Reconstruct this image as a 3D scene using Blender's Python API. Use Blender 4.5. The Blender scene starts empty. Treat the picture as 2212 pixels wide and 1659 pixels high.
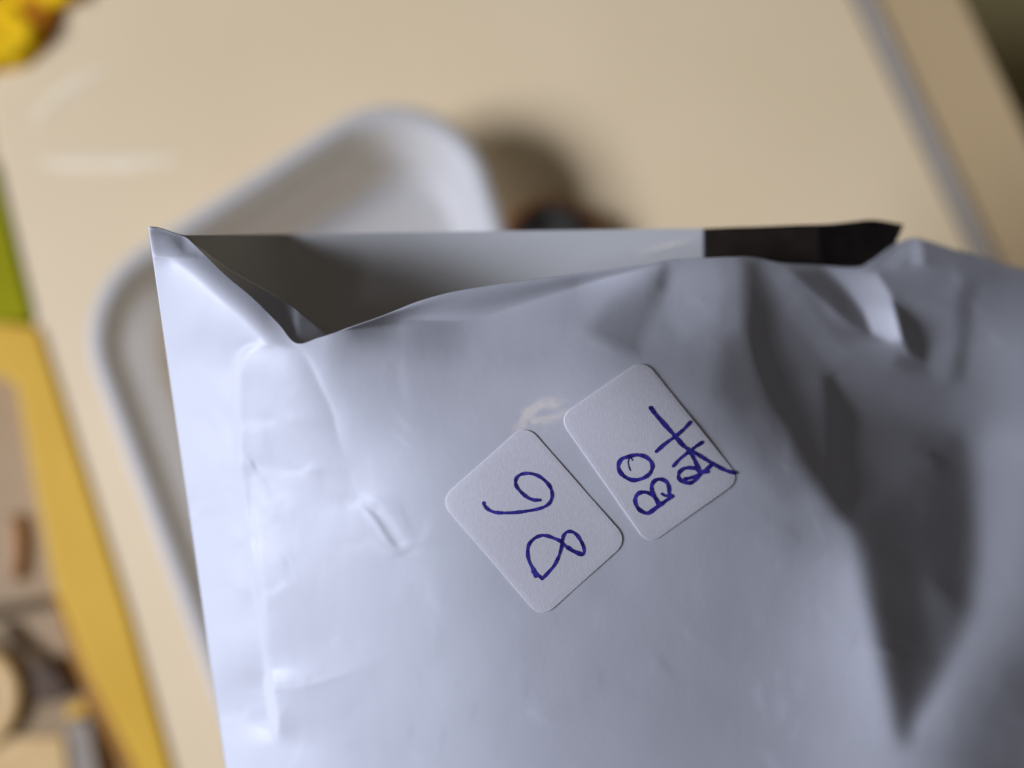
import bpy, bmesh, math, random
import numpy as np
from mathutils import Vector, Matrix, noise as mnoise

# ------------------------------------------------------------------ camera, world, lamps, exposure
SC = bpy.context.scene
COL = SC.collection
W, H = 2212.0, 1659.0            # picture units used for measuring the photograph
FPX = 1597.0                     # focal length in those units (26 mm on a 36 mm sensor)
CAM_H = 0.26                     # camera above the table, metres
FOCUS = 0.105
TILT = math.radians(7)

cam_d = bpy.data.cameras.new('camera')
cam_d.sensor_width = 36.0
cam_d.lens = 36.0 * FPX / W
cam_d.clip_start = 0.005
cam_d.clip_end = 20.0
cam_d.dof.use_dof = True
cam_d.dof.focus_distance = FOCUS
cam_d.dof.aperture_fstop = cam_d.lens / 5.6
cam_o = bpy.data.objects.new('camera', cam_d)
COL.objects.link(cam_o)
cam_o.location = (0, 0, CAM_H)
cam_o.rotation_euler = (TILT, 0, 0)
SC.camera = cam_o
CM = Matrix.Translation((0, 0, CAM_H)) @ Matrix.Rotation(TILT, 4, 'X')

world = bpy.data.worlds.new('World')
SC.world = world
world.use_nodes = True
bg = world.node_tree.nodes['Background']
bg.inputs[0].default_value = (0.58, 0.70, 1.0, 1)
bg.inputs[1].default_value = 0.042

def area(name, loc, target, sx, sy, power, color):
    d = bpy.data.lights.new(name, 'AREA')
    d.shape = 'RECTANGLE'; d.size = sx; d.size_y = sy
    d.energy = power; d.color = color
    o = bpy.data.objects.new(name, d); COL.objects.link(o)
    o.location = loc
    o.rotation_euler = (Vector(target) - Vector(loc)).to_track_quat('-Z', 'Y').to_euler()
    return o
# the window, off to the left, daylight
area('window_light', (-2.62, -0.45, 1.65), (0, 0, 0.1), 1.35, 0.9, 166, (0.74, 0.80, 1.0))
# added warm lamp overhead, placed so its reflection makes the film's warm glints
area('glint_lamp', (0.38, 0.10, 1.55), (0, 0, 0.1), 0.15, 0.15, 0.72, (1.0, 0.74, 0.42))

SC.render.engine = 'CYCLES'
SC.cycles.use_denoising = True
SC.cycles.max_bounces = 8
SC.cycles.diffuse_bounces = 5
SC.view_settings.view_transform = 'Standard'
SC.view_settings.look = 'None'
SC.view_settings.gamma = 1.0
SC.view_settings.exposure = 0.0

# ------------------------------------------------------------------ helpers
def at(px, py, depth):
    """measured picture position + its own distance -> point in the place"""
    return CM @ Vector(((px - W / 2) / FPX * depth, -(py - H / 2) / FPX * depth, -depth))
def at_many(X, Y, D):
    X, Y, D = (np.asarray(a, float).ravel() for a in (X, Y, D))
    c = np.stack([(X - W / 2) / FPX * D, -(Y - H / 2) / FPX * D, -D], 1)
    R = np.array(CM.to_3x3())
    return c @ R.T + np.array(CM.translation)
O = CM.translation.copy()
def on(px, py, z):
    d = at(px, py, 1.0) - O
    return O + d * ((z - O.z) / d.z)

def mat(name, color, rough=0.5, spec=0.5, build=None, coat=0.0):
    m = bpy.data.materials.new(name); m.use_nodes = True
    nt = m.node_tree; b = nt.nodes['Principled BSDF']
    b.inputs['Base Color'].default_value = (*color, 1)
    b.inputs['Roughness'].default_value = rough
    b.inputs['Specular IOR Level'].default_value = spec
    b.inputs['Coat Weight'].default_value = coat
    if build: build(nt, b)
    return m
def srgb(r, g, b):
    return tuple((c / 255.0 / 12.92) if c / 255.0 <= 0.04045 else ((c / 255.0 + 0.055) / 1.055) ** 2.4 for c in (r, g, b))

def mottle(c1, c2, scale, detail=4, bump=0.0, bscale=None, stretch=(1, 1, 1), bdist=0.0002, lo=0.35, hi=0.65):
    def f(nt, b):
        N, L = nt.nodes, nt.links
        tc = N.new('ShaderNodeTexCoord'); mp = N.new('ShaderNodeMapping')
        mp.inputs['Scale'].default_value = stretch
        L.new(tc.outputs['Object'], mp.inputs['Vector'])
        n = N.new('ShaderNodeTexNoise'); n.inputs['Scale'].default_value = scale; n.inputs['Detail'].default_value = detail
        L.new(mp.outputs[0], n.inputs['Vector'])
        r = N.new('ShaderNodeValToRGB')
        r.color_ramp.elements[0].position = lo; r.color_ramp.elements[1].position = hi
        r.color_ramp.elements[0].color = (*c1, 1); r.color_ramp.elements[1].color = (*c2, 1)
        L.new(n.outputs['Fac'], r.inputs[0]); L.new(r.outputs[0], b.inputs['Base Color'])
        if bump:
            n2 = N.new('ShaderNodeTexNoise'); n2.inputs['Scale'].default_value = bscale or scale; n2.inputs['Detail'].default_value = 5
            L.new(mp.outputs[0], n2.inputs['Vector'])
            bp = N.new('ShaderNodeBump'); bp.inputs['Strength'].default_value = bump; bp.inputs['Distance'].default_value = bdist
            L.new(n2.outputs['Fac'], bp.inputs['Height']); L.new(bp.outputs[0], b.inputs['Normal'])
    return f

def mesh_obj(name, verts, faces, m, parent=None, smooth=True):
    me = bpy.data.meshes.new(name)
    if isinstance(verts, np.ndarray) and isinstance(faces, np.ndarray):
        me.vertices.add(len(verts)); me.vertices.foreach_set('co', verts.astype(np.float32).ravel())
        nf = len(faces); me.loops.add(nf * 4); me.polygons.add(nf)
        me.loops.foreach_set('vertex_index', faces.astype(np.int32).ravel())
        me.polygons.foreach_set('loop_start', np.arange(0, nf * 4, 4, dtype=np.int32))
    else:
        me.from_pydata([tuple(v) for v in verts], [], [tuple(int(i) for i in q) for q in faces])
    me.update()
    if smooth: me.polygons.foreach_set('use_smooth', [True] * len(me.polygons))
    me.materials.append(m)
    o = bpy.data.objects.new(name, me); COL.objects.link(o)
    if parent: o.parent = parent; o.matrix_parent_inverse = parent.matrix_basis.inverted()
    return o
def empty(name, loc=(0, 0, 0)):
    o = bpy.data.objects.new(name, None); COL.objects.link(o); o.location = loc
    o.empty_display_size = 0.01
    return o
def tag(o, label=None, cat=None, group=None, kind=None):
    if label: o['label'] = label
    if cat: o['category'] = cat
    if group: o['group'] = group
    if kind: o['kind'] = kind
    return o
def grid_faces(nr, nc, flip=False):
    a = (np.arange(nr - 1)[:, None] * nc + np.arange(nc - 1)[None]).ravel()
    q = np.stack([a, a + nc, a + nc + 1, a + 1], 1)
    return q[:, ::-1] if flip else q
def solidify(o, t, offset=-1):
    s = o.modifiers.new('film', 'SOLIDIFY'); s.thickness = t; s.offset = offset; s.use_even_offset = False
def bevel(o, w, seg=3):
    b = o.modifiers.new('bevel', 'BEVEL'); b.width = w; b.segments = seg; b.limit_method = 'ANGLE'
def prism(name, pts, z0, z1, m, parent=None, bev=0.0, seg=3):
    """closed slab with outline pts (Vectors, xy used) between z0 and z1"""
    n = len(pts)
    area2 = sum(pts[i].x * pts[(i + 1) % n].y - pts[(i + 1) % n].x * pts[i].y for i in range(n))
    if area2 < 0: pts = pts[::-1]
    v = [(p.x, p.y, z0) for p in pts] + [(p.x, p.y, z1) for p in pts]
    f = [tuple(range(n))[::-1], tuple(range(n, 2 * n))] + [(i, (i + 1) % n, n + (i + 1) % n, n + i) for i in range(n)]
    o = mesh_obj(name, v, f, m, parent, smooth=False)
    if bev: bevel(o, bev, seg)
    return o
def catmull(pts, n=12):
    P = [np.array(p, float) for p in pts]
    P = [2 * P[0] - P[1]] + P + [2 * P[-1] - P[-2]]
    out = []
    for i in range(1, len(P) - 2):
        for k in range(n):
            t = k / n
            out.append(0.5 * ((2 * P[i]) + (-P[i - 1] + P[i + 1]) * t + (2 * P[i - 1] - 5 * P[i] + 4 * P[i + 1] - P[i + 2]) * t * t + (-P[i - 1] + 3 * P[i] - 3 * P[i + 1] + P[i + 2]) * t ** 3))
    out.append(P[-2])
    return np.array(out)

# ------------------------------------------------------------------ relief of the bag's front panel
# The panel's slopes towards the window, read off the photograph as lightness, are integrated into one height field.
ST = 3.0
X0, X1, Y0, Y1 = 240.0, 2800.0, 420.0, 2160.0
GX = np.arange(X0, X1 + 1, ST); GY = np.arange(Y0, Y1 + 1, ST)
XX, YY = np.meshgrid(GX, GY)

PTS = [  # x, y, lightness
 # left strip beside the seam
 (330,560,205),(360,640,222),(380,760,225),(430,700,222),(480,700,215),(450,850,226),(420,1000,228),(470,1000,222),(450,1200,227),(500,1200,222),
 (480,1400,226),(530,1400,220),(510,1600,224),(560,1600,218),(540,1800,222),
 # panel right of the seam
 (560,800,213),(600,780,211),(640,800,207),(560,900,210),(640,900,207),(680,900,202),(560,1000,208),(640,1000,208),(720,1000,200),
 (600,1100,207),(700,1100,207),(620,1250,205),(720,1250,203),(640,1400,203),(760,1400,198),(660,1550,206),(760,1550,198),(700,1700,203),(850,1700,188),
 # falling away under the lip
 (720,790,172),(760,740,150),(760,850,170),(800,800,158),(860,730,134),(900,800,152),(900,900,166),(820,960,186),(960,720,122),(1000,800,150),
 (1000,900,160),(950,1000,172),(1080,700,118),(1100,780,145),(1100,880,156),(1200,680,118),(1200,760,140),(1220,860,160),(1300,650,108),(1300,750,128),
 (1300,860,150),(1380,700,98),(1400,790,112),
 # middle
 (800,1080,200),(860,1120,192),(900,1230,188),(840,1350,192),(960,1120,172),(980,1350,174),(900,1500,188),(1000,1500,178),(1050,1200,160),(1100,1420,160),
 (1100,1000,158),(1200,1000,152),(1200,1300,150),(1300,1100,146),(1400,1000,142),(1300,1400,143),(1200,1550,152),(1100,1650,165),(1400,1250,142),(1400,1500,136),
 (1350,1650,138),(1500,1150,132),(1500,1350,128),(1500,1550,128),(1620,1120,124),(1580,1000,112),(1600,1250,132),(1620,1450,128),(1650,1620,132),(1680,1300,130),
 (1500,950,122),(1480,860,108),(1520,780,98),(1540,880,95),(1600,900,84),(1650,1000,98),(1690,1100,118),
 # right bright ridge beside the big dark fold
 (1740,1200,128),(1760,1300,146),(1800,1420,148),(1840,1540,150),(1860,1640,150),(1800,1700,140),
 # top, right of the lip
 (1450,600,118),(1450,680,106),(1520,620,114),(1540,700,102),(1590,620,98),(1640,600,84),
 (1690,620,88),(1740,680,88),(1800,740,82),
 # lighter knoll
 (1850,850,88),(1930,870,90),(1850,790,92),(1990,860,84),
 (2030,700,110),(1990,620,96),(2060,620,92),(2120,620,86),(2180,640,96),(2160,740,126),(2190,800,134),(2120,850,112),(2170,900,136),
 (2160,1000,152),(2165,1120,160),(2160,1240,156),(2150,1340,148),(2100,1440,128),(2050,1520,134),(2000,1580,138),(2200,1100,144),(2200,1250,136),
 (2190,1430,92),(2150,1530,76),(2080,1630,74),(2200,1600,72),
 # beyond the frame
 (2350,700,95),(2350,900,105),(2350,1100,100),(2350,1400,74),(2350,1700,72),(2550,900,72),(2550,1300,68),(2550,1700,66),(2750,1000,60),(2750,1500,60),(2750,2000,60),
 (2350,2000,72),(2000,2000,92),(1700,2000,122),(1300,2000,140),(1000,2000,172),(700,2000,200),(560,2000,216),
 (700,500,150),(1100,500,110),(1600,480,90),(2000,480,86),(2500,520,80),(300,480,200),(300,1000,220),(380,1600,222),
]
def tps(pts, smooth=2.0):
    P = np.array(pts, float); n = len(P)
    xy = P[:, :2] / 400.0
    def k(r2): return 0.5 * r2 * np.log(r2 + 1e-9)
    d2 = ((xy[:, None] - xy[None]) ** 2).sum(-1)
    A = np.zeros((n + 3, n + 3)); A[:n, :n] = k(d2) + np.eye(n) * smooth * 0.01
    A[:n, n] = 1; A[:n, n + 1:] = xy; A[n:, :n] = A[:n, n:].T
    c = np.linalg.solve(A, np.concatenate([P[:, 2], [0, 0, 0]]))
    gx, gy = XX.ravel() / 400.0, YY.ravel() / 400.0
    out = c[n] + c[n + 1] * gx + c[n + 2] * gy
    for i in range(n):
        out += c[i] * k((gx - xy[i, 0]) ** 2 + (gy - xy[i, 1]) ** 2)
    return out.reshape(XX.shape)
V = tps(PTS)

def seg_dist(poly, closed=False):
    P = np.array(poly, float)
    n = len(P); best = np.full(XX.shape, 1e9); side = np.zeros(XX.shape)
    for i in range(n if closed else n - 1):
        a, b = P[i], P[(i + 1) % n]
        d = b - a; L2 = (d ** 2).sum() + 1e-9
        t = np.clip(((XX - a[0]) * d[0] + (YY - a[1]) * d[1]) / L2, 0, 1)
        ex, ey = XX - a[0] - t * d[0], YY - a[1] - t * d[1]
        q = np.hypot(ex, ey); m = q < best
        best = np.where(m, q, best)
        side = np.where(m, np.sign(d[0] * (YY - a[1]) - d[1] * (XX - a[0])), side)
    return best, side
def inside(poly):
    P = poly; c = np.zeros(XX.shape, bool); j = len(P) - 1
    for i in range(len(P)):
        xi, yi = P[i]; xj, yj = P[j]
        c ^= ((yi > YY) != (yj > YY)) & (XX < (xj - xi) * (YY - yi) / ((yj - yi) + 1e-9) + xi)
        j = i
    return c
def sstep(x): x = np.clip(x, 0, 1); return x * x * (3 - 2 * x)
XXF, YYF = XX, YY
def window(poly, pad):
    """work only on the cells near poly"""
    global XX, YY
    P = np.array(poly, float)
    j0, j1 = (int(np.clip((v - X0) / ST, 0, XXF.shape[1])) for v in (P[:, 0].min() - pad, P[:, 0].max() + pad + ST))
    i0, i1 = (int(np.clip((v - Y0) / ST, 0, XXF.shape[0])) for v in (P[:, 1].min() - pad, P[:, 1].max() + pad + ST))
    sl = (slice(i0, i1), slice(j0, j1))
    XX, YY = XXF[sl], YYF[sl]
    return sl
def done():
    global XX, YY
    XX, YY = XXF, YYF
def facet(poly, val, feather, amount=1.0, grad=None):
    sl = window(poly, feather)
    d, _ = seg_dist(poly, True)
    sd = np.where(inside(poly), d, -d)
    m = sstep(sd / feather + 0.5) * amount
    tv = val if grad is None else val + grad[0] * (XX - poly[0][0]) + grad[1] * (YY - poly[0][1])
    V[sl] = V[sl] * (1 - m) + tv * m
    done()
def ends(C):
    a, b = C[0], C[-1]
    L = np.hypot(*(b - a)) * 0.25 + 8
    return np.minimum(np.hypot(XX - a[0], YY - a[1]), np.hypot(XX - b[0], YY - b[1])) / L
def ridge(poly, delta, sig, taper=True):
    """narrow line of lighter / darker slope"""
    C = catmull(poly, 6)
    sl = window(C, sig * 4)
    d, _ = seg_dist(C)
    w = np.exp(-0.5 * (d / sig) ** 2)
    if taper: w = w * np.clip(ends(C) + 0.1, 0, 1)
    V[sl] += delta * w
    done()
def crease(poly, dl, dr, decay):
    """a fold line: lightness dl on its left, dr on its right (going along it), fading out over decay"""
    C = catmull(poly, 6)
    sl = window(C, decay * 5)
    d, s = seg_dist(C)
    w = np.exp(-d / decay) * np.clip(ends(C), 0, 1)
    sm = np.clip(s * d / 3.0, -1, 1)
    V[sl] += w * np.where(sm < 0, -dl * sm, dr * sm)
    done()

def inside_pt(p):
    return 930 < p[0] < 1620 and 760 < p[1] < 1350
LIP = [(320,489),(342,491),(370,500),(400,511),(419,527),(445,552),(490,596),(545,642),(600,697),(640,741),
       (690,729),(740,713),(800,692),(860,668),(900,652),(950,637),(1000,626),(1100,610),(1200,597),(1300,584),(1400,570),
       (1445,561),(1520,557),(1620,555),(1690,568),(1760,572),(1850,577),(1885,562),(1920,537),(1950,520),(1975,514),(2010,522),
       (2060,538),(2110,552),(2212,582),(2400,640),(2780,770)]

# -- left corner
facet([(312,480),(345,486),(405,508),(436,540),(425,552),(380,552),(326,552)], 108, 8)
ridge([(326,556),(370,560),(420,557)], -30, 7)
ridge([(318,490),(324,520),(328,550)], 90, 4, False)
ridge([(320,489),(342,492),(370,501),(400,512)], 70, 3.5, False)
# the panel rolls into the opening along the slanting lip
d_l, s_l = seg_dist([(400,505),(419,527),(445,552),(490,596),(545,642),(600,697),(640,741)])
mroll = sstep(1 - d_l / 62.0) * np.where((YY > 505) & (XX < 652) & (YY < 748), 1, 0)
V = V - 115 * mroll * np.clip((640 - XX) / 70.0, 0, 1)
# welded side seam
ridge([(640,742),(610,744),(575,741),(548,746),(527,760),(515,784),(511,830),(511,905),(514,1000),(524,1090),(538,1200),(553,1300),(570,1400),(584,1500),(597,1590)], 16, 6, False)
ridge([(528,800),(524,900),(528,1000),(540,1100),(556,1210),(570,1310)], -10, 9)
ridge([(545,1020),(552,1150),(566,1280),(580,1400)], 16, 5)
ridge([(574,1440),(586,1520),(598,1590)], 22, 9)
crease([(600,1490),(660,1482),(730,1462),(780,1440)], 6, -10, 22)
ridge([(610,1570),(680,1600),(760,1612)], 12, 16)
# fold falling from the dip in the lip
crease([(642,742),(668,781),(691,830),(717,885),(730,941),(748,1000)], 14, -16, 34)
ridge([(642,744),(668,781),(691,830),(717,885),(728,941)], 12, 5)
# little wrinkles on the left
ridge([(760,1085),(785,1082),(812,1098)], 16, 9)
ridge([(765,1092),(800,1120),(828,1158),(850,1188)], 14, 6)
ridge([(782,1088),(812,1118),(838,1158),(868,1196)], -40, 4.5)
ridge([(800,1082),(838,1118),(872,1170),(890,1176)], 16, 7)
ridge([(836,1184),(862,1196),(898,1182)], -22, 4)
ridge([(848,1176),(880,1172),(900,1172)], 14, 5)
ridge([(538,988),(546,1002),(556,1020)], -42, 3.4)
ridge([(556,1020),(572,1046),(600,1080)], -9, 9)
ridge([(640,1008),(658,1016),(676,1008)], 13, 6)
ridge([(568,910),(600,905),(650,912)], 9, 9)
ridge([(772,1175),(800,1172),(830,1184)], 9, 6)
ridge([(880,1210),(920,1270),(930,1320)], 7, 14)
ridge([(866,760),(868,810),(880,880)], 9, 7)
ridge([(1020,735),(1032,775)], 6, 8)
# hem of the lip: rolled band between the lip and this lower line
HEM = [(690,730),(740,716),(800,703),(860,693),(900,690),(960,694),(1010,695),(1060,681),(1110,664),(1200,634),(1300,606),(1400,580),(1445,564)]
UP = [(690,726),(740,706),(800,684),(860,659),(900,643),(950,628),(1000,616),(1100,600),(1200,588),(1300,575),(1400,562),(1445,556)]
ridge([(740,712),(800,692),(860,668),(900,652),(950,637),(1000,626),(1100,610),(1200,597),(1300,584)], 34, 5)
ridge([(820,700),(900,683),(980,672),(1060,655)], -20, 9)
ridge([(1060,664),(1150,640),(1260,606),(1380,580)], 18, 6)
facet([(770,722),(900,702),(1010,708),(1150,672),(1300,628),(1420,590),(1390,720),(1250,735),(1100,745),(900,752)], 96, 70, 0.7)
# -- folds at the right
facet([(1270,715),(1313,648),(1440,574),(1440,620),(1398,700),(1378,762),(1330,750)], 74, 40, 0.95)
facet([(1450,568),(1540,562),(1560,620),(1545,690),(1480,730),(1440,690)], 120, 40, 0.8)
facet([(1560,735),(1640,700),(1700,830),(1690,900),(1600,900),(1545,850)], 66, 60, 0.8)
facet([(1600,900),(1700,900),(1760,1030),(1700,1080),(1630,1000)], 82, 60, 0.6)
ridge([(1448,566),(1440,590),(1420,640)], -20, 12)
ridge([(1470,660),(1500,650),(1525,668)], 9, 6)
facet([(1605,560),(1640,560),(1665,640),(1680,720),(1740,860),(1800,960),(1850,1120),(1862,1145),(1800,1100),(1745,1010),(1690,900),(1640,800),(1610,700)], 52, 46, 1.0)
ridge([(1618,640),(1636,740),(1672,850),(1725,970),(1790,1085),(1842,1135)], -16, 13)
ridge([(1645,690),(1685,780),(1740,890),(1780,1000),(1800,1070)], 13, 12)
facet([(1668,598),(1700,600),(1770,690),(1835,765),(1800,800),(1750,740),(1700,680)], 98, 20, 0.9)
facet([(1700,580),(1770,578),(1820,625),(1865,680),(1885,722),(1840,700),(1780,650)], 56, 14, 0.95)
ridge([(1760,640),(1810,690),(1850,712)], 12, 6)
facet([(1784,578),(1895,590),(1926,640),(1954,738),(1920,736),(1884,722),(1862,672),(1824,620)], 126, 9, 1.0, (0.16, 0.38))
facet([(1928,648),(1975,688),(2006,745),(2000,782),(1966,768),(1950,738)], 52, 9)
facet([(1944,762),(1998,782),(2006,806),(1950,806),(1926,790)], 66, 20, 0.8)
facet([(1955,640),(2010,650),(2062,700),(2066,800),(2020,830),(2008,740),(1975,685)], 110, 22, 0.8)
facet([(1905,585),(1960,600),(2040,600),(2080,640),(1980,630)], 96, 20, 0.7)
facet([(2066,620),(2110,610),(2100,720),(2084,820),(2050,830),(2066,730)], 70, 34, 0.8)
ridge([(2030,560),(2060,580),(2068,640)], 16, 9)
# facets by the little peak on the lip
facet([(1900,572),(1940,535),(1968,520),(1966,560),(1935,578)], 112, 10)
facet([(1968,518),(1990,520),(1996,572),(1966,572)], 126, 10)
facet([(1995,522),(2060,538),(2110,556),(2180,600),(2080,592),(2000,580)], 78, 14, 0.8)
facet([(1775,815),(1800,808),(1812,838),(1850,900),(1845,990),(1840,1100),(1856,1144),(1815,1100),(1785,960)], 42, 34)
facet([(1806,800),(1870,770),(1960,810),(2040,830),(2060,880),(1960,895),(1850,905),(1812,845)], 90, 20, 0.85)
BIG = [(1842,925),(1930,918),(2020,918),(2096,928),(2112,955),(2108,1060),(2104,1200),(2100,1290),(2068,1375),(2010,1490),(1966,1585),(1948,1606),(1936,1580),(1916,1480),(1890,1360),(1860,1230),(1846,1130)]
facet(BIG, 62, 52)
facet([(1850,940),(1960,935),(2010,960),(1950,1060),(1880,1110),(1852,1080)], 72, 30, 0.8)
facet([(2030,960),(2100,950),(2104,1200),(2080,1260),(2000,1180),(2010,1060)], 56, 40, 0.8)
facet([(1880,1160),(1960,1180),(1985,1260),(1980,1400),(1955,1590),(1935,1540),(1905,1380)], 52, 36, 0.8)
facet([(1990,1235),(2012,1262),(2050,1315),(2076,1365),(2040,1420),(2010,1400),(1996,1310)], 88, 22, 0.9)
facet([(2004,1226),(2060,1250),(2098,1290),(2080,1330),(2040,1280)], 56, 16, 0.9)
facet([(2092,935),(2122,945),(2128,1060),(2126,1200),(2118,1300),(2085,1390),(2030,1490),(1985,1575),(1968,1570),(2015,1480),(2068,1375),(2100,1290),(2106,1150)], 165, 44, 0.6)
crease([(1950,1608),(2000,1530),(2060,1430),(2110,1330),(2130,1200)], 0, 16, 22)
ridge([(1885,1000),(1960,1060),(1990,1085)], 6, 4)
ridge([(2095,922),(2118,938),(2122,965)], -14, 7)
ridge([(2144,730),(2152,735)], 16, 6, False)
ridge([(2100,660),(2110,668)], 10, 6, False)

# the film at the right bends softly
def gblur(A, sig):
    n = int(sig * 3 / ST); k = np.exp(-0.5 * (np.arange(-n, n + 1) * ST / sig) ** 2); k /= k.sum()
    A = np.apply_along_axis(lambda r: np.convolve(np.pad(r, n, mode='edge'), k, 'valid'), 1, A)
    return np.apply_along_axis(lambda r: np.convolve(np.pad(r, n, mode='edge'), k, 'valid'), 0, A)
bm_ = sstep((XX - 1560) / 120.0) * sstep((YY - 790) / 90.0)
V = V * (1 - bm_) + gblur(V, 12.0) * bm_
cm_ = sstep((XX - 1540) / 120.0) * sstep((2260 - XX) / 60.0)
V = V + cm_ * ((V - 92) * 0.08 - 2)
rr = random.Random(23)
for _ in range(26):
    x, y = rr.uniform(1640, 2220), rr.uniform(600, 1600)
    a = rr.choice([0.7, 1.0, 1.3, 1.9, 2.3]) + rr.uniform(-0.3, 0.3); L = rr.uniform(30, 110); bend = rr.uniform(-0.5, 0.5)
    ridge([(x + math.cos(a + bend * t) * L * t, y + math.sin(a + bend * t) * L * t) for t in (0, 0.33, 0.66, 1.0)], rr.choice([-1, 1]) * rr.uniform(3, 8), rr.uniform(5, 11))
ridge([(2100,655),(2112,668),(2106,690)], 8, 5)
# faint random creases and specks of a handled bag
rr = random.Random(11)
for _ in range(120):
    x, y = rr.uniform(420, 1800), rr.uniform(820, 1650)
    if inside_pt((x, y)): continue
    a = rr.choice([0.9, 1.1, 1.4, 1.75, 2.1]) + rr.uniform(-0.25, 0.25); L = rr.uniform(24, 80)
    bend = rr.uniform(-0.25, 0.25)
    pts_ = [(x + math.cos(a + bend * t) * L * t, y + math.sin(a + bend * t) * L * t) for t in (0, 0.33, 0.66, 1.0)]
    ridge(pts_, rr.choice([-1, 1, 1]) * rr.uniform(3, 9), rr.uniform(3.5, 8))
for _ in range(9):
    x, y = rr.uniform(380, 2200), rr.uniform(620, 1650)
    if inside_pt((x, y)): continue
    sp = rr.uniform(4, 6)
    ridge([(x, y), (x + sp, y + sp * 0.6)], 5, 4.2, False); ridge([(x + 9, y + 2), (x + 9 + sp, y + 2 + sp * 0.6)], -5, 4.2, False)
# slight unevenness of the film
rng = np.random.default_rng(7)
def smooth_noise(cell, amp, ax=1.0, ay=1.0):
    ny, nx = int((Y1 - Y0) / (cell * ay)) + 4, int((X1 - X0) / (cell * ax)) + 4
    R = rng.normal(size=(ny, nx))
    fx, fy = (XX - X0) / (cell * ax), (YY - Y0) / (cell * ay)
    ix, iy = fx.astype(int), fy.astype(int); tx, ty = sstep(fx - ix), sstep(fy - iy)
    return amp * ((R[iy, ix] * (1 - tx) + R[iy, ix + 1] * tx) * (1 - ty) + (R[iy + 1, ix] * (1 - tx) + R[iy + 1, ix + 1] * tx) * ty)
V = V + smooth_noise(70, 1.6) + smooth_noise(26, 0.8, 0.8, 2.2) + smooth_noise(12, 0.4, 0.8, 2.0)
V = V - 9 * sstep((XX - 880) / 350.0) * sstep((1960 - XX) / 300.0) * sstep((YY - 820) / 250.0)
V = np.clip(V, 46, 238)

# lightness -> slope: a window spanning 21 to 37 degrees above the panel, plus the room's own faint light
lin = (V / 255.0) ** 2.2 / 0.86
th_t = np.radians(np.linspace(-40, 60, 201))
el_t = np.radians(np.linspace(21, 37, 17))
I_t = np.clip(np.sin(th_t[:, None] + el_t[None]), 0, None).mean(1)
I_t = 0.034 + 0.966 * np.maximum.accumulate(I_t / I_t.max()) + np.linspace(-0.006, 0, len(I_t))
ang = np.interp(lin, I_t, th_t)
P = np.tan(ang)                      # dh/dx
KX = (XX - W / 2) / FPX
g = P / np.maximum(1 + P * KX, 0.35) * ST / FPX        # change of -log(distance) per cell
def solve_height(g, w2=0.05, Lpx=2600.0):
    ny, nx = g.shape
    gd = 0.5 * (g[:, 1:] + g[:, :-1])
    rhs = np.zeros_like(g); rhs[:, 1:] += gd; rhs[:, :-1] -= gd
    ext = np.concatenate([rhs, rhs[:, ::-1]], 1); ext = np.concatenate([ext, ext[::-1]], 0)
    kx = 2 - 2 * np.cos(2 * np.pi * np.arange(2 * nx) / (2 * nx)); ky = 2 - 2 * np.cos(2 * np.pi * np.arange(2 * ny) / (2 * ny))
    eig = kx[None, :] + w2 * ky[:, None] + (ST / Lpx) ** 2
    Z = np.fft.ifft2(np.fft.fft2(ext) / eig).real
    return Z[:ny, :nx]
HGT = solve_height(g, 0.09)
def sample(F, x, y):
    fx = np.clip((np.asarray(x, float) - X0) / ST, 0, F.shape[1] - 1.001); fy = np.clip((np.asarray(y, float) - Y0) / ST, 0, F.shape[0] - 1.001)
    ix, iy = fx.astype(int), fy.astype(int); tx, ty = fx - ix, fy - iy
    def wts(t): return ((1 - t) ** 3 / 6, (3 * t ** 3 - 6 * t ** 2 + 4) / 6, (-3 * t ** 3 + 3 * t ** 2 + 3 * t + 1) / 6, t ** 3 / 6)
    wx, wy = wts(tx), wts(ty); out = 0.0
    for a in range(4):
        ja = np.clip(iy + a - 1, 0, F.shape[0] - 1)
        row = sum(wx[b] * F[ja, np.clip(ix + b - 1, 0, F.shape[1] - 1)] for b in range(4))
        out = out + wy[a] * row
    return out
HREF = float(sample(HGT, 1250, 1080))
HEM_A = np.array([(690,730),(740,716),(800,703),(860,693),(900,690),(960,694),(1010,695),(1060,681),(1110,664),(1200,634),(1300,606),(1400,580),(1445,564)], float)
LIP_A = np.array(LIP, float)
SMX = np.arange(500.0, 1700.0, 4.0)
def _smooth(a, n=45):
    k = np.hanning(n); k /= k.sum()
    return np.convolve(np.pad(a, n // 2, mode='edge'), k, 'valid')
SMH = _smooth(np.interp(SMX, HEM_A[:, 0], HEM_A[:, 1])); SML = np.minimum(_smooth(np.interp(SMX, LIP_A[:, 0], LIP_A[:, 1])), SMH - 6)
def hem_relief(x, y):
    """the lip is rolled up towards the viewer; below it the film dips back"""
    hy = np.interp(x, SMX, SMH); ly_ = np.interp(x, SMX, SML)
    wx = sstep((x - 700) / 170.0) * sstep((1440 - x) / 200.0)
    below = 0.0024 * np.clip(1 - (y - hy) / 120.0, 0, 1) ** 2
    above = 0.0024 - 0.0016 * sstep((hy - y) / np.maximum(hy - ly_, 6.0))
    tip = 0.0022 * np.clip((556 - y) / 66.0, 0, 1) * sstep((452 - x) / 60.0)
    return wx * np.where(y > hy, below, above) + tip
def front_depth(x, y):
    x = np.asarray(x, float); y = np.asarray(y, float)
    return FOCUS * np.exp(HREF - sample(HGT, x, y)) + 1.2e-8 * (y - 1000.0) ** 2 + hem_relief(x, y)
print('depths', [(p, round(float(front_depth(*p)), 4)) for p in [(330,500),(400,1000),(500,1600),(640,740),(1000,640),(1450,565),(1620,560),(1960,520),(2200,1000),(1950,1600),(2212,1650),(2700,2000)]])

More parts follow.
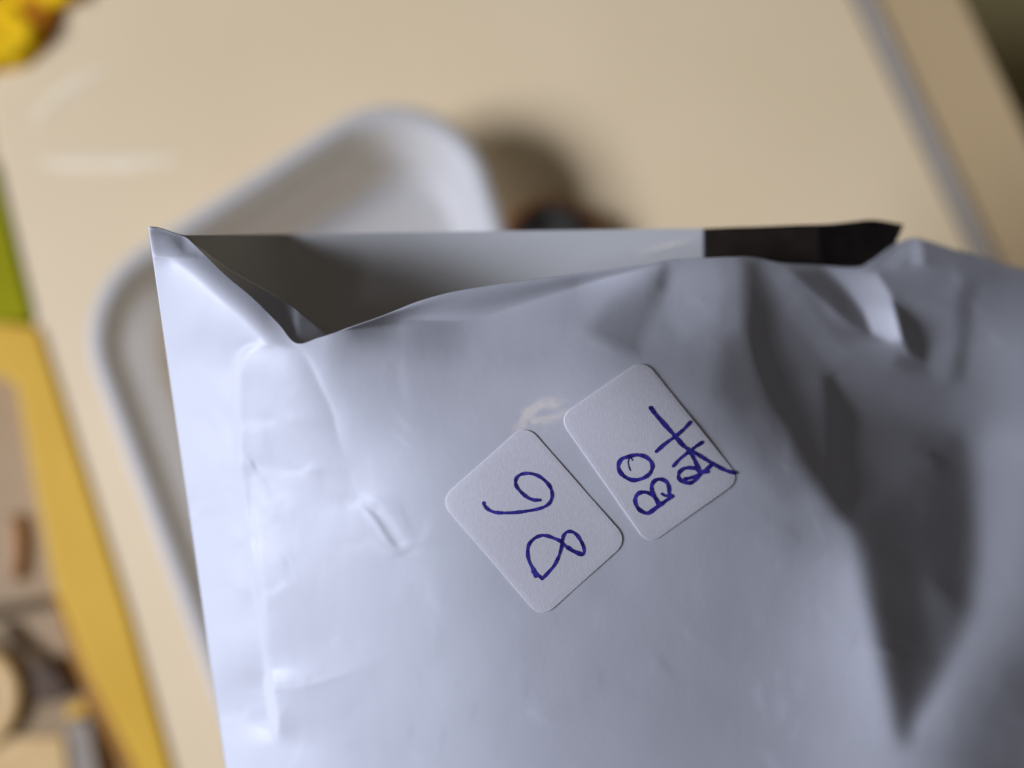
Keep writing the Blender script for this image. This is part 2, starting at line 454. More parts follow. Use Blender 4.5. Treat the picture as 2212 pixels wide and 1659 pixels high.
# ------------------------------------------------------------------ materials of the bag
def film_nodes(base, trans):
    def f(nt, b):
        N, L = nt.nodes, nt.links
        tc = N.new('ShaderNodeTexCoord')
        n = N.new('ShaderNodeTexNoise'); n.inputs['Scale'].default_value = 900; n.inputs['Detail'].default_value = 6; n.inputs['Roughness'].default_value = 0.6
        L.new(tc.outputs['Object'], n.inputs['Vector'])
        bp = N.new('ShaderNodeBump'); bp.inputs['Strength'].default_value = 0.12; bp.inputs['Distance'].default_value = 0.00012
        L.new(n.outputs['Fac'], bp.inputs['Height']); L.new(bp.outputs[0], b.inputs['Normal'])
        n2 = N.new('ShaderNodeTexNoise'); n2.inputs['Scale'].default_value = 160; n2.inputs['Detail'].default_value = 4
        L.new(tc.outputs['Object'], n2.inputs['Vector'])
        mr = N.new('ShaderNodeMapRange'); mr.inputs['To Min'].default_value = 0.36; mr.inputs['To Max'].default_value = 0.52
        L.new(n2.outputs['Fac'], mr.inputs['Value'])
        at_ = N.new('ShaderNodeAttribute'); at_.attribute_name = 'gloss'
        mxr = N.new('ShaderNodeMix'); mxr.data_type = 'FLOAT'; mxr.inputs[3].default_value = 0.15
        L.new(at_.outputs['Fac'], mxr.inputs[0]); L.new(mr.outputs[0], mxr.inputs[2]); L.new(mxr.outputs[0], b.inputs['Roughness'])
        tr = N.new('ShaderNodeBsdfTranslucent'); tr.inputs[0].default_value = (*base, 1)
        mx = N.new('ShaderNodeMixShader'); mx.inputs[0].default_value = trans
        L.new(b.outputs[0], mx.inputs[1]); L.new(tr.outputs[0], mx.inputs[2])
        L.new(mx.outputs[0], N['Material Output'].inputs['Surface'])
    return f
def film_plain(base, trans):
    def f(nt, b):
        N, L = nt.nodes, nt.links
        tc = N.new('ShaderNodeTexCoord'); n = N.new('ShaderNodeTexNoise'); n.inputs['Scale'].default_value = 60
        L.new(tc.outputs['Object'], n.inputs['Vector'])
        mr = N.new('ShaderNodeMapRange'); mr.inputs['To Min'].default_value = 0.34; mr.inputs['To Max'].default_value = 0.48
        L.new(n.outputs['Fac'], mr.inputs['Value']); L.new(mr.outputs[0], b.inputs['Roughness'])
        tr = N.new('ShaderNodeBsdfTranslucent'); tr.inputs[0].default_value = (*base, 1)
        mx = N.new('ShaderNodeMixShader'); mx.inputs[0].default_value = trans
        b.inputs['Base Color'].default_value = (*base, 1)
        L.new(b.outputs[0], mx.inputs[1]); L.new(tr.outputs[0], mx.inputs[2])
        L.new(mx.outputs[0], N['Material Output'].inputs['Surface'])
    return f
M_FILM = mat('white_film', (0.665, 0.665, 0.69), 0.34, 0.38, film_nodes((0.78, 0.73, 0.65), 0.13))
M_INNER = mat('inner_film', (0.60, 0.60, 0.575), 0.34, 0.45, film_nodes((0.76, 0.68, 0.54), 0.16))
M_DARK = mat('black_film', (0.012, 0.009, 0.007), 0.5, 0.3, mottle((0.010, 0.007, 0.005), (0.018, 0.012, 0.009), 300))

# ------------------------------------------------------------------ the bag
bag = empty('mailer_bag', at(1300, 1300, 0.2))
tag(bag, 'crumpled white plastic mailing bag with open top edge and dark strip', 'mailing bag')
bpy.context.view_layer.update()

lip = np.array(LIP, float)
YB = 2130.0
def lip_y(x): return np.interp(x, lip[:, 0], lip[:, 1])
NC, NR = 780, 520
# columns follow the lip, denser where the lip is steep
lipd = catmull(LIP, 10)
lipd[:, 0] = np.maximum.accumulate(lipd[:, 0])
arc = np.concatenate([[0], np.cumsum(np.hypot(np.diff(lipd[:, 0]), np.diff(lipd[:, 1])))])
sv = np.linspace(0, arc[-1], NC)
lx, ly = np.interp(sv, arc, lipd[:, 0]), np.interp(sv, arc, lipd[:, 1])
bx = 320 + 0.143 * (YB - 489) + (lx - 320) * (2780 - 320 - 0.143 * (YB - 489)) / (2780 - 320)
tv = np.linspace(0, 1, NR)[:, None] ** 1.05
FX = lx[None] * (1 - tv) + bx[None] * tv
FY = ly[None] * (1 - tv) + YB * tv
FD = front_depth(FX, FY)
pts = at_many(FX, FY, FD)
front = mesh_obj('front_panel', pts, grid_faces(NR, NC), M_FILM, bag)
solidify(front, 0.00012)

# back panel: straight top edge, then running down behind the front and bellying out below
BTOP = [(322,497),(400,508),(700,505),(1000,500),(1300,496),(1519,493),(1530,500),(1850,492),(1920,500),(1960,560),(2010,560),(2212,610),(2400,670),(2780,790)]
bt = np.array(BTOP, float)
NCB, NRB = 420, 300
bxs = np.linspace(322, 2780, NCB)
bty = np.interp(bxs, bt[:, 0], bt[:, 1])
bbx = 322 + 0.143 * (YB - 497) + (bxs - 322) * (2780 - 322 - 0.143 * (YB - 497)) / (2780 - 322)
tb = np.linspace(0, 1, NRB)[:, None] ** 1.5
BX = bxs[None] * (1 - tb) + bbx[None] * tb
BY = bty[None] * (1 - tb) + YB * tb
GLINT_B = [(1385,549),(1420,541),(1460,532),(1516,521)]
def back_depth(BX, BY, Tmax):
    fl = front_depth(BX, np.maximum(BY, lip_y(BX)))                   # front here, or at the lip above it
    xl = 322 + 0.143 * (BY - 497)
    u = np.clip((BX - xl) / (2780 - xl), 0, 1); v = np.clip((BY - 490) / (YB - 490), 0, 1)
    tipd = float(front_depth(330, 500))
    k = sstep(np.clip((BX - xl) / 330.0, 0, 1))
    plane = tipd * (1 - k) + k * (0.1246 + 0.0000020 * (BX - 700)) + k * 0.000012 * (BY - 495) * np.exp(-((BY - 495) / 400.0) ** 2)
    plane = plane + k * 0.0008 * np.sin(BX / 170.0 + 1.0) * np.sin(BY / 90.0)
    gap = 0.0012 * sstep(np.clip((BX - xl) / 60.0, 0, 1)) * sstep(np.clip((YB - BY) / 60.0, 0, 1)) * sstep(np.clip((2780 - BX) / 60.0, 0, 1))
    vv = np.clip((v - 0.16) / 0.84, 0, 1)
    belly = Tmax * np.sin(np.pi * np.clip(u, 0, 1)) ** 0.9 * np.sin(np.pi * vv ** 0.9)
    wtop = np.exp(-(np.clip(BY - 497, 0, None) / 420.0) ** 2)
    d = plane * wtop + (fl + gap) * (1 - wtop)
    xg = np.clip((BX - 1380) / 140.0, 0, 1)
    yg = np.interp(BX, [p[0] for p in GLINT_B], [p[1] for p in GLINT_B])
    wave = 0.00010 * np.exp(-0.5 * ((BY - yg) / 9.0) ** 2) * np.sin(np.pi * xg) ** 0.5
    return np.maximum(d, fl + gap) + belly - wave
BD = back_depth(BX, BY, 0.0)
# let the belly rest on the tray floor
lo, hi = 0.0, 0.3
for _ in range(24):
    mid = 0.5 * (lo + hi); D_ = back_depth(BX, BY, mid)
    zmin = at_many(BX, BY, D_)[:, 2].min()
    if zmin > 0.0042: lo = mid
    else: hi = mid
BD = back_depth(BX, BY, lo)
pts = at_many(BX, BY, BD)
back = mesh_obj('back_panel', pts, grid_faces(NRB, NCB), M_INNER, bag)
solidify(back, 0.00012)

def patch(name, top, bottom, dfun, m, parent, nu=80, nv=14, thick=0.00012):
    T, B = catmull(top, 12), catmull(bottom, 12)
    def res(C, n):
        a = np.concatenate([[0], np.cumsum(np.hypot(np.diff(C[:, 0]), np.diff(C[:, 1])))]); s = np.linspace(0, a[-1], n)
        return np.stack([np.interp(s, a, C[:, 0]), np.interp(s, a, C[:, 1])], 1)
    T, B = res(T, nu), res(B, nu)
    w = np.linspace(0, 1, nv)[:, None, None]
    G = T[None] * (1 - w) + B[None] * w
    D = dfun(G[..., 0], G[..., 1], w[..., 0] * np.ones((1, nu)))
    v = at_many(G[..., 0], G[..., 1], D)
    o = mesh_obj(name, v, grid_faces(nv, nu), m, parent)
    if thick: solidify(o, thick)
    return o
strip = patch('dark_strip', [(1519,494),(1580,491),(1650,489),(1720,486),(1790,484),(1840,479),(1875,475),(1905,477),(1952,485)],
              [(1519,590),(1580,590),(1650,600),(1720,610),(1790,610),(1840,606),(1875,600),(1905,580),(1943,508)],
              lambda x, y, w: back_depth(x, y, 0.0) - 0.0006 - 0.0006 * np.sin(x / 60.0) * w, M_DARK, bag)
strip['label'] = 'dark brown-black strip along the inner edge'
pleat = patch('inner_pleat', [(404,516),(440,540),(500,584),(564,620),(624,655),(670,690),(700,716),(722,742)],
              [(415,530),(438,553),(480,598),(535,640),(585,690),(618,728),(640,748),(655,765)],
              lambda x, y, w: front_depth(x, np.maximum(y, lip_y(x))) + 0.0005 + (1 - w) * 0.0030, M_FILM, bag, 60, 14)

# the film is smoother (pulled tight, rubbed) in a few streaks
def seg_d(X, Y, path):
    C = catmull(path, 6); best = np.full(np.shape(X), 1e9)
    for a, b in zip(C[:-1], C[1:]):
        d = b - a; t = np.clip(((X - a[0]) * d[0] + (Y - a[1]) * d[1]) / ((d ** 2).sum() + 1e-9), 0, 1)
        best = np.minimum(best, np.hypot(X - a[0] - t * d[0], Y - a[1] - t * d[1]))
    return best
def gloss_attr(o, X, Y, streaks):
    g_ = np.zeros(X.size); X = X.ravel(); Y = Y.ravel()
    for path, half in streaks:
        P_ = np.array(path); near = (X > P_[:, 0].min() - 80) & (X < P_[:, 0].max() + 80) & (Y > P_[:, 1].min() - 80) & (Y < P_[:, 1].max() + 80)
        d = seg_d(X[near], Y[near], path)
        wob = 1 + 0.35 * np.sin(X[near] / 9.0) * np.sin(Y[near] / 7.0 + X[near] / 23.0)
        g_[near] = np.maximum(g_[near], sstep(1.25 - d / (half * wob)))
    a = o.data.attributes.new('gloss', 'FLOAT', 'POINT'); a.data.foreach_set('value', g_.astype(np.float32))
gloss_attr(front, FX, FY, [([(1122,935),(1136,900),(1156,880),(1195,866),(1240,851),(1300,832)], 22), ([(1150,910),(1180,908),(1222,893)], 15), ([(1170,945),(1176,925)], 8)])
gloss_attr(back, BX, BY, [(GLINT_B, 15)])

# ------------------------------------------------------------------ stickers with handwriting
def paper_nodes(nt, b):
    N, L = nt.nodes, nt.links
    tc = N.new('ShaderNodeTexCoord'); mp = N.new('ShaderNodeMapping'); mp.inputs['Scale'].default_value = (2.2, 0.8, 1)
    mp.inputs['Rotation'].default_value = (0, 0, 0.25)
    L.new(tc.outputs['Object'], mp.inputs['Vector'])
    n = N.new('ShaderNodeTexNoise'); n.inputs['Scale'].default_value = 1900; n.inputs['Detail'].default_value = 5
    L.new(mp.outputs[0], n.inputs['Vector'])
    r = N.new('ShaderNodeValToRGB'); r.color_ramp.elements[0].position = 0.3; r.color_ramp.elements[1].position = 0.7
    r.color_ramp.elements[0].color = (0.655, 0.63, 0.64, 1); r.color_ramp.elements[1].color = (0.725, 0.70, 0.71, 1)
    L.new(n.outputs['Fac'], r.inputs[0]); L.new(r.outputs[0], b.inputs['Base Color'])
    bp = N.new('ShaderNodeBump'); bp.inputs['Strength'].default_value = 0.18; bp.inputs['Distance'].default_value = 0.00008
    L.new(n.outputs['Fac'], bp.inputs['Height']); L.new(bp.outputs[0], b.inputs['Normal'])
M_PAPER = mat('label_paper', (0.78, 0.75, 0.76), 0.7, 0.25, paper_nodes)
M_INK = mat('blue_ink', (0.02, 0.012, 0.17), 0.45, 0.4, mottle((0.014, 0.010, 0.13), (0.06, 0.045, 0.38), 1100, 4))

def plane_fit(quad):
    xs = np.array([q[0] for q in quad]); ys = np.array([q[1] for q in quad])
    gx, gy = np.meshgrid(np.linspace(0.0, 1.0, 18), np.linspace(0.0, 1.0, 18))
    px = (xs[0] * (1 - gx) + xs[1] * gx) * (1 - gy) + (xs[3] * (1 - gx) + xs[2] * gx) * gy
    py = (ys[0] * (1 - gx) + ys[1] * gx) * (1 - gy) + (ys[3] * (1 - gx) + ys[2] * gx) * gy
    d = front_depth(px, py)
    # quadratic fit: a stiff label follows only the broad curve of the film
    A = lambda x, y: np.stack([np.ones_like(x), x, y, x * x, x * y, y * y, x ** 3, x * x * y, x * y * y, y ** 3], -1)
    mx, my = px.mean(), py.mean()
    c, *_ = np.linalg.lstsq(A((px.ravel() - mx) / 100, (py.ravel() - my) / 100), d.ravel(), rcond=None)
    res = d.ravel() - A((px.ravel() - mx) / 100, (py.ravel() - my) / 100) @ c
    off = max(0.0, -res.min())
    return lambda x, y: A((np.asarray(x, float) - mx) / 100, (np.asarray(y, float) - my) / 100) @ c - off - 0.00008
def make_sticker(quad, radius, label, group):
    fit = plane_fit(quad)
    Q = [np.array(q, float) for q in quad]
    # rounded outline
    out = []
    for i in range(4):
        p, a, b = Q[i], Q[i - 1], Q[(i + 1) % 4]
        ua, ub = (a - p) / np.linalg.norm(a - p), (b - p) / np.linalg.norm(b - p)
        s, e = p + ua * radius * 1.15, p + ub * radius * 1.15
        for k in range(13):
            t = k / 12
            out.append((1 - t) ** 2 * s + 2 * t * (1 - t) * (p + (s + e - 2 * p) * 0.06) + t * t * e)
    dense = []
    for a, b in zip(out, out[1:] + out[:1]):
        m_ = max(1, int(np.linalg.norm(b - a) / 8))
        dense += [a + (b - a) * k / m_ for k in range(m_)]
    out = np.array(dense)
    # concentric rings towards the middle so the paper can bend
    c = out.mean(0); rings = [1.0, 0.995, 0.97, 0.9, 0.8, 0.7, 0.6, 0.5, 0.4, 0.3, 0.2, 0.1]
    n = len(out); v = []; f = []
    for r in rings:
        for q in out:
            p = c + (q - c) * r
            v.append(at(p[0], p[1], float(fit(p[0], p[1])) - (0.00002 if r < 0.99 else 0)))
    v.append(at(c[0], c[1], float(fit(c[0], c[1])) - 0.00002))
    for k in range(len(rings) - 1):
        for i in range(n):
            f.append((k * n + i, (k + 1) * n + i, (k + 1) * n + (i + 1) % n, k * n + (i + 1) % n))
    k = (len(rings) - 1) * n
    for i in range(n): f.append((k + i, len(v) - 1, k + (i + 1) % n))
    o = mesh_obj('sticker', v, f, M_PAPER)
    me = o.data
    if me.polygons[len(me.polygons) - 1].normal.dot((CM.to_3x3() @ Vector((0, 0, 1)))) < 0: me.flip_normals()
    solidify(o, 0.00022, -1)
    tag(o, label, 'sticker', group)
    return o, fit
def ink(name, strokes, fit, conv, parent, seed):
    rg = random.Random(seed); verts = []; faces = []
    for si, (wd, path) in enumerate(strokes):
        C = catmull([conv(p) for p in path], 10)
        n = len(C); tan = np.gradient(C, axis=0); tan /= (np.linalg.norm(tan, axis=1)[:, None] + 1e-9)
        nor = np.stack([-tan[:, 1], tan[:, 0]], 1)
        ph = rg.random() * 9
        lift = 0.00004 + 0.000006 * si
        def add(p): verts.append(at(p[0], p[1], float(fit(p[0], p[1])) - 0.00002 - lift)); return len(verts) - 1
        prev = None
        for i in range(n):
            hw = wd * 0.44 * (1 + 0.13 * math.sin(i * 0.37 + ph) + 0.10 * rg.uniform(-1, 1))
            cur = (add(C[i] + nor[i] * hw), add(C[i] - nor[i] * hw))
            if prev: faces.append((prev[0], prev[1], cur[1], cur[0]))
            prev = cur
        for e, sg in ((0, -1), (n - 1, 1)):          # round ends
            cidx = add(C[e]); last = None
            for k in range(9):
                a = math.pi * k / 8
                p = C[e] + (nor[e] * math.cos(a) + tan[e] * sg * math.sin(a)) * wd * 0.43
                q = add(p)
                if last is not None: faces.append((cidx, last, q))
                last = q
    o = mesh_obj(name, verts, faces, M_INK, parent)
    bm = bmesh.new(); bm.from_mesh(o.data)
    up = CM.to_3x3() @ Vector((0, 0, 1))
    for fc in bm.faces:
        fc.normal_update()
        if fc.normal.dot(up) < 0: fc.normal_flip()
    bm.to_mesh(o.data); bm.free()
    return o

GRP = 'handwritten stickers on the bag'
st1, fit1 = make_sticker([(950,1081),(1136,915),(1358,1168),(1170,1337)], 30, 'rounded white sticker with blue handwritten 9 and 8', GRP)
st2, fit2 = make_sticker([(1207,902),(1391,775),(1601,1036),(1401,1178)], 27, 'rounded white sticker with blue handwritten letters BO and crossed strokes', GRP)
c1 = lambda p: (943.6 + 0.2513 * p[0], 921.6 + 0.2513 * p[1])
c2 = lambda p: (1179.5 + 0.248 * p[0], 768.0 + 0.248 * p[1])
ink('handwritten_digit', [(8.2, [(402,655),(410,680),(440,712),(490,735),(560,742),(680,738),(800,722),(880,705),(940,680),(975,645),(990,600),(985,550),(960,500),(910,450),(850,415),(780,402),(720,412),(685,440),(675,485),(690,525),(730,570),(780,610),(830,630),(885,632)])], fit1, c1, st1, 1)
ink('handwritten_digit', [(8.2, [(905,1308),(850,1255),(810,1195),(785,1130),(780,1060),(795,1005),(840,960),(890,938),(940,938),(1000,958),(1060,985),(1110,1030),(1170,1070),(1230,1100),(1262,1088),(1262,1040),(1235,980),(1200,930),(1160,905),(1120,905),(1090,935),(1078,985),(1070,1040),(1045,1120),(1010,1190),(960,1250),(905,1308)]),
      (8.5, [(824,1240),(838,1268),(850,1288)]), (9.5, [(1120,1038),(1180,1074),(1240,1098)])], fit1, c1, st1, 2)
ink('handwritten_letter', [(9.6, [(720,880),(660,900),(630,950),(640,1010),(690,1060),(760,1086),(840,1070),(900,1030),(926,970),(910,920),(860,880),(790,866),(720,880),(690,890)]),
      (3.0, [(722,900),(714,930),(722,970),(734,1002)]), (2.6, [(735,888),(748,905),(752,915)])], fit2, c2, st2, 3)
ink('handwritten_letter', [(9.6, [(1102,1226),(1040,1268),(980,1312),(930,1350),(880,1375),(820,1350),(785,1305),(775,1250),(800,1205),(850,1190),(910,1205),(950,1245),(985,1305)]),
      (9.4, [(985,1296),(955,1245),(925,1190),(920,1130),(950,1088),(1000,1078),(1048,1102),(1070,1150),(1072,1200),(1090,1230)]),
      (6.5, [(1008,1205),(1040,1222),(1065,1218)]), (9.0, [(890,1368),(940,1338),(1000,1290)])], fit2, c2, st2, 4)
ink('handwritten_letter', [(9.4, [(1455,942),(1400,988),(1345,1030),(1300,1085),(1250,1110),(1190,1100),(1155,1065),(1160,1020),(1200,985),(1260,978),(1310,990),(1335,1012)]),
      (9.0, [(1205,1078),(1250,1068),(1310,1050),(1360,1018),(1412,1012)])], fit2, c2, st2, 5)
ink('handwritten_mark', [(10.4, [(910,455),(960,520),(1040,610),(1120,700),(1190,780),(1250,830),(1285,895),(1322,975),(1345,1015)]),
      (9.0, [(1270,832),(1350,880),(1440,935),(1530,985),(1590,1010),(1648,1024)]),
      (8.6, [(1257,580),(1200,640),(1130,700),(1040,765),(960,835)]),
      (8.2, [(1360,755),(1300,795),(1240,840),(1160,905),(1108,962)]),
      (6.0, [(1150,735),(1200,790),(1240,812)])], fit2, c2, st2, 6)

# ------------------------------------------------------------------ table, tray and the things round it
M_TABLE = mat('beige_laminate', (0.55, 0.43, 0.28), 0.45, 0.35, mottle(srgb(231,206,162), srgb(237,212,169), 9, 4, 0.05, 160))
M_TABLE2 = mat('beige_laminate_edge', (0.5, 0.38, 0.22), 0.5, 0.3, mottle(srgb(226,194,142), srgb(234,202,150), 9, 4, 0.05, 160))
M_GREY = mat('grey_metal_strip', (0.42, 0.42, 0.43), 0.42, 0.5, mottle((0.40, 0.34, 0.26), (0.46, 0.395, 0.305), 40))
M_FLOOR = mat('dark_floor', (0.05, 0.04, 0.02), 0.7, 0.2, mottle((0.38, 0.30, 0.12), (0.46, 0.36, 0.15), 12))

M_RIB = mat('rib_highlight', (0.8, 0.68, 0.5), 0.3, 0.5, mottle(srgb(244,224,184), srgb(250,232,196), 60))
table = empty('tabletop', (0, 0, 0)); tag(table, 'pale beige tabletop with a grey metal strip', kind='structure')
Lt = [(-10,340),(75,700),(145,899),(211,1110),(277,1321),(368,1647),(480,2050)]
top_poly = [on(x, y, 0) for x, y in Lt] + [on(2700,2050,0), on(2560,1500,0), on(2104,550,0), on(1848,0,0), on(1560,-620,0), on(-160,-620,0)]
prism('top_panel', top_poly, -0.018, 0.0, M_TABLE, table, 0.0015)
prism('metal_strip', [on(1850,0,-0.0015), on(2106,550,-0.0015), on(2562,1500,-0.0015), on(2610,1500,-0.0015), on(2152,550,-0.0015), on(1894,0,-0.0015), on(1604,-620,-0.0015), on(1562,-620,-0.0015)], -0.018, -0.0015, M_GREY, table, 0.0012)
# drop leaf beyond the strip, tilting down
def leaf():
    a = [on(1893,0,-0.003), on(2150,550,-0.003), on(2606,1500,-0.003), on(1602,-620,-0.003)]
    b = [on(2086,0,-0.009), on(2345,550,-0.009), on(2830,1500,-0.009), on(1790,-620,-0.009)]
    v = []
    for p in (a[3], a[0], a[1], a[2]): v.append(p)
    for p in (b[3], b[0], b[1], b[2]): v.append(p)
    f = [(0, 1, 5, 4), (1, 2, 6, 5), (2, 3, 7, 6)]
    f = [q for q in f]
    o = mesh_obj('drop_leaf', v, f, M_TABLE2, table, smooth=False)
    if o.data.polygons[0].normal.z < 0: o.data.flip_normals()
    s = o.modifiers.new('thick', 'SOLIDIFY'); s.thickness = 0.012; s.offset = -1
    bevel(o, 0.0015)
    return o
leaf()
# two shallow raised ribs in the laminate, their highlight painted as paler colour
def rib(path, w, h, name='rib'):
    C = catmull(path, 10); n = len(C)
    v = []; f = []; m_ = 8
    for i, p in enumerate(C):
        c = on(p[0], p[1], 0.0); q = on(*(C[min(i + 1, n - 1)]), 0.0) - on(*(C[max(i - 1, 0)]), 0.0)
        nn = Vector((-q.y, q.x, 0)).normalized(); e = math.sin(math.pi * min(1, max(0, (i + 0.5) / n))) ** 0.5
        for k in range(m_ + 1):
            a = math.pi * k / m_
            v.append(c + nn * (math.cos(a) * w * e) + Vector((0, 0, math.sin(a) * h * e - 0.0001)))
    for i in range(n - 1):
        for k in range(m_):
            a = i * (m_ + 1) + k; f.append((a, a + 1, a + m_ + 2, a + m_ + 1))
    o = mesh_obj(name, v, f, M_RIB, table)
    bm = bmesh.new(); bm.from_mesh(o.data); bmesh.ops.recalc_face_normals(bm, faces=bm.faces)
    bm.to_mesh(o.data); bm.free()
    return o
rib([(78,272),(92,242),(130,205),(180,172),(226,146)], 0.0024, 0.0005)
rib([(84,350),(180,352),(290,350),(390,343)], 0.0028, 0.0005)

floor = prism('floor', [Vector((-1.2, -1.0, 0)), Vector((1.4, -1.0, 0)), Vector((1.4, 1.4, 0)), Vector((-1.2, 1.4, 0))], -0.32, -0.30, M_FLOOR)
tag(floor, kind='structure')

# tray
M_TRAY = mat('tray_plastic', (0.62, 0.62, 0.61), 0.38, 0.4, film_plain((0.84, 0.825, 0.79), 0.6))
tray = empty('plastic_tray', on(800, 900, 0)); tag(tray, 'shallow greyish white plastic tray with rounded corners under the bag', 'tray')
bpy.context.view_layer.update()
RZ = 0.025
TQ = [on(138,636,RZ), on(972,100,RZ), on(1485,1780,RZ), on(560,1780,RZ)]
def tray_loop(inset, z, n=14, rad=0.034):
    P = TQ
    # inset the quad
    L = []
    m_ = len(P)
    cen = sum((Vector((p.x, p.y)) for p in P), Vector((0, 0))) / 4
    lines = []
    for i in range(4):
        a, b = Vector((P[i].x, P[i].y)), Vector((P[(i + 1) % 4].x, P[(i + 1) % 4].y))
        d = (b - a).normalized(); nn = Vector((-d.y, d.x))
        if nn.dot(cen - a) < 0: nn = -nn
        lines.append((a + nn * inset, d))
    cor = []
    for i in range(4):
        (a, d), (b, e) = lines[i - 1], lines[i]
        det = d.x * (-e.y) + e.x * d.y
        t = ((b.x - a.x) * (-e.y) + e.x * (b.y - a.y)) / det
        cor.append(a + d * t)
    r = max(0.006, rad - inset * 0.8)
    out = []
    for i in range(4):
        p, a, b = cor[i], cor[i - 1], cor[(i + 1) % 4]
        ua, ub = (a - p).normalized(), (b - p).normalized()
        half = 0.5 * ua.angle(ub); tl = r / math.tan(half)
        s, e = p + ua * tl, p + ub * tl
        cc = p + (ua + ub).normalized() * (r / math.sin(half))
        va, vb = s - cc, e - cc
        for k in range(n + 1):
            t = k / n
            q = (va * (1 - t) + vb * t); q = q.normalized() * r
            out.append(Vector((cc.x + q.x, cc.y + q.y, z)))
    return out
def loft(name, loops, m, parent, cap=None):
    n = len(loops[0]); v = [p for l in loops for p in l]; f = []
    for k in range(len(loops) - 1):
        for i in range(n): f.append((k * n + i, k * n + (i + 1) % n, (k + 1) * n + (i + 1) % n, (k + 1) * n + i))
    if cap is not None: f.append(tuple(range(cap * n, cap * n + n)))
    o = mesh_obj(name, v, f, m, parent)
    bm = bmesh.new(); bm.from_mesh(o.data); bmesh.ops.recalc_face_normals(bm, faces=bm.faces); bm.to_mesh(o.data); bm.free()
    return o
shell = loft('tray_shell', [tray_loop(0.0040, 0.0245), tray_loop(0.0062, 0.0240), tray_loop(0.0070, 0.022),
                    tray_loop(0.0120, 0.0065), tray_loop(0.0140, 0.0045), tray_loop(0.0170, 0.0034), tray_loop(0.0200, 0.0030), tray_loop(0.03, 0.0030)], M_TRAY, tray, 7)
solidify(shell, 0.0006, 0)
loft('foot_ring', [tray_loop(0.019, 0.0032), tray_loop(0.0192, 0.0002), tray_loop(0.0212, 0.0002), tray_loop(0.0214, 0.0028)], M_TRAY, tray)
rl = []
for k in range(13):
    a = 2 * math.pi * k / 12
    rl.append(tray_loop(0.0030 + 0.0030 * math.cos(a), 0.0242 + 0.0018 * math.sin(a)))
loft('rim', rl, M_TRAY, tray)

# dark round cap with an orange-brown ring, half hidden by the bag
M_CAPD = mat('dark_rubber', (0.03, 0.028, 0.024), 0.45, 0.4, mottle((0.06, 0.056, 0.048), (0.08, 0.074, 0.064), 60))
M_CAPO = mat('copper_ring', srgb(150, 88, 40), 0.45, 0.5, mottle(srgb(196, 112, 48), srgb(210, 126, 60), 60))
cc = on(1192, 534, 0.008)
capE = empty('round_cap', (cc.x, cc.y, 0)); tag(capE, 'small dark round cap with orange-brown ring behind the bag edge', 'cap')
bpy.context.view_layer.update()
def lathe(name, prof, cx, cy, m, parent, n=48):
    v = []; f = []
    for r, z in prof:
        for i in range(n):
            a = 2 * math.pi * i / n; v.append(Vector((cx + r * math.cos(a), cy + r * math.sin(a), z)))
    for k in range(len(prof) - 1):
        for i in range(n): f.append((k * n + i, k * n + (i + 1) % n, (k + 1) * n + (i + 1) % n, (k + 1) * n + i))
    if prof[0][0] > 0: f.append(tuple(range(n))[::-1])
    f.append(tuple(range((len(prof) - 1) * n, len(prof) * n)))
    o = mesh_obj(name, v, f, m, parent)
    bm = bmesh.new(); bm.from_mesh(o.data); bmesh.ops.recalc_face_normals(bm, faces=bm.faces); bm.to_mesh(o.data); bm.free()
    return o
lathe('ring', [(0.0185, 0.0002), (0.0188, 0.002), (0.0186, 0.0045), (0.0170, 0.0056), (0.0145, 0.0058)], cc.x, cc.y, M_CAPO, capE)
lathe('dome', [(0.0152, 0.004), (0.0150, 0.0095), (0.0136, 0.0120), (0.0095, 0.0138), (0.005, 0.0143), (0.0006, 0.0144)], cc.x, cc.y, M_CAPD, capE)

# lower board at the left with the clutter on it
M_LOW = mat('tan_board', srgb(168, 142, 108), 0.6, 0.3, mottle(srgb(150, 122, 82), srgb(170, 142, 102), 14))
low = prism('lower_board', [on(-700,-100,-0.02), on(60,-100,-0.02), on(460,2060,-0.02), on(-500,2060,-0.02)], -0.035, -0.019, M_LOW)
tag(low, kind='structure')

M_YEL = mat('yellow_plastic', srgb(226, 178, 58), 0.6, 0.25, mottle(srgb(216, 166, 40), srgb(222, 174, 48), 24))
M_BRN = mat('brown_edge_shade', srgb(110, 74, 22), 0.6, 0.3, mottle(srgb(150, 100, 24), srgb(168, 118, 34), 60))
M_GRN = mat('green_plastic', srgb(140, 142, 14), 0.75, 0.1, mottle(srgb(146, 140, 0), srgb(154, 148, 0), 30))
rail = empty('yellow_rail', on(200, 1200, -0.004)); tag(rail, 'long yellow plastic rail along the tabletop edge', 'rail')
bpy.context.view_layer.update()
RZ2 = 0.0012
prism('rail_body', [on(x, y, RZ2) for x, y in [(83,704),(144,899),(210,1110),(276,1321),(366,1647),(478,2050),(398,2050),(292,1660),(181,1440),(117,1275),(78,1080),(44,887),(34,830),(-30,800),(-60,720),(-40,690)]], -0.018, RZ2, M_YEL, rail, 0.0012)
prism('edge_shade', [on(x, y, -0.003) for x, y in [(112,1290),(124,1300),(186,1440),(296,1660),(402,2050),(372,2050),(262,1660),(160,1440)]], -0.018, -0.003, M_BRN, rail, 0.001)  # brown strip stands in for the shade along the rail's outer edge
green = prism('green_panel', [on(x, y, RZ2) for x, y in [(-14,345),(72,692),(-40,694),(-140,700),(-240,345)]], -0.018, RZ2, M_GRN, None, 0.0012)
tag(green, 'olive green plastic panel at the tabletop edge above the yellow rail', 'panel')

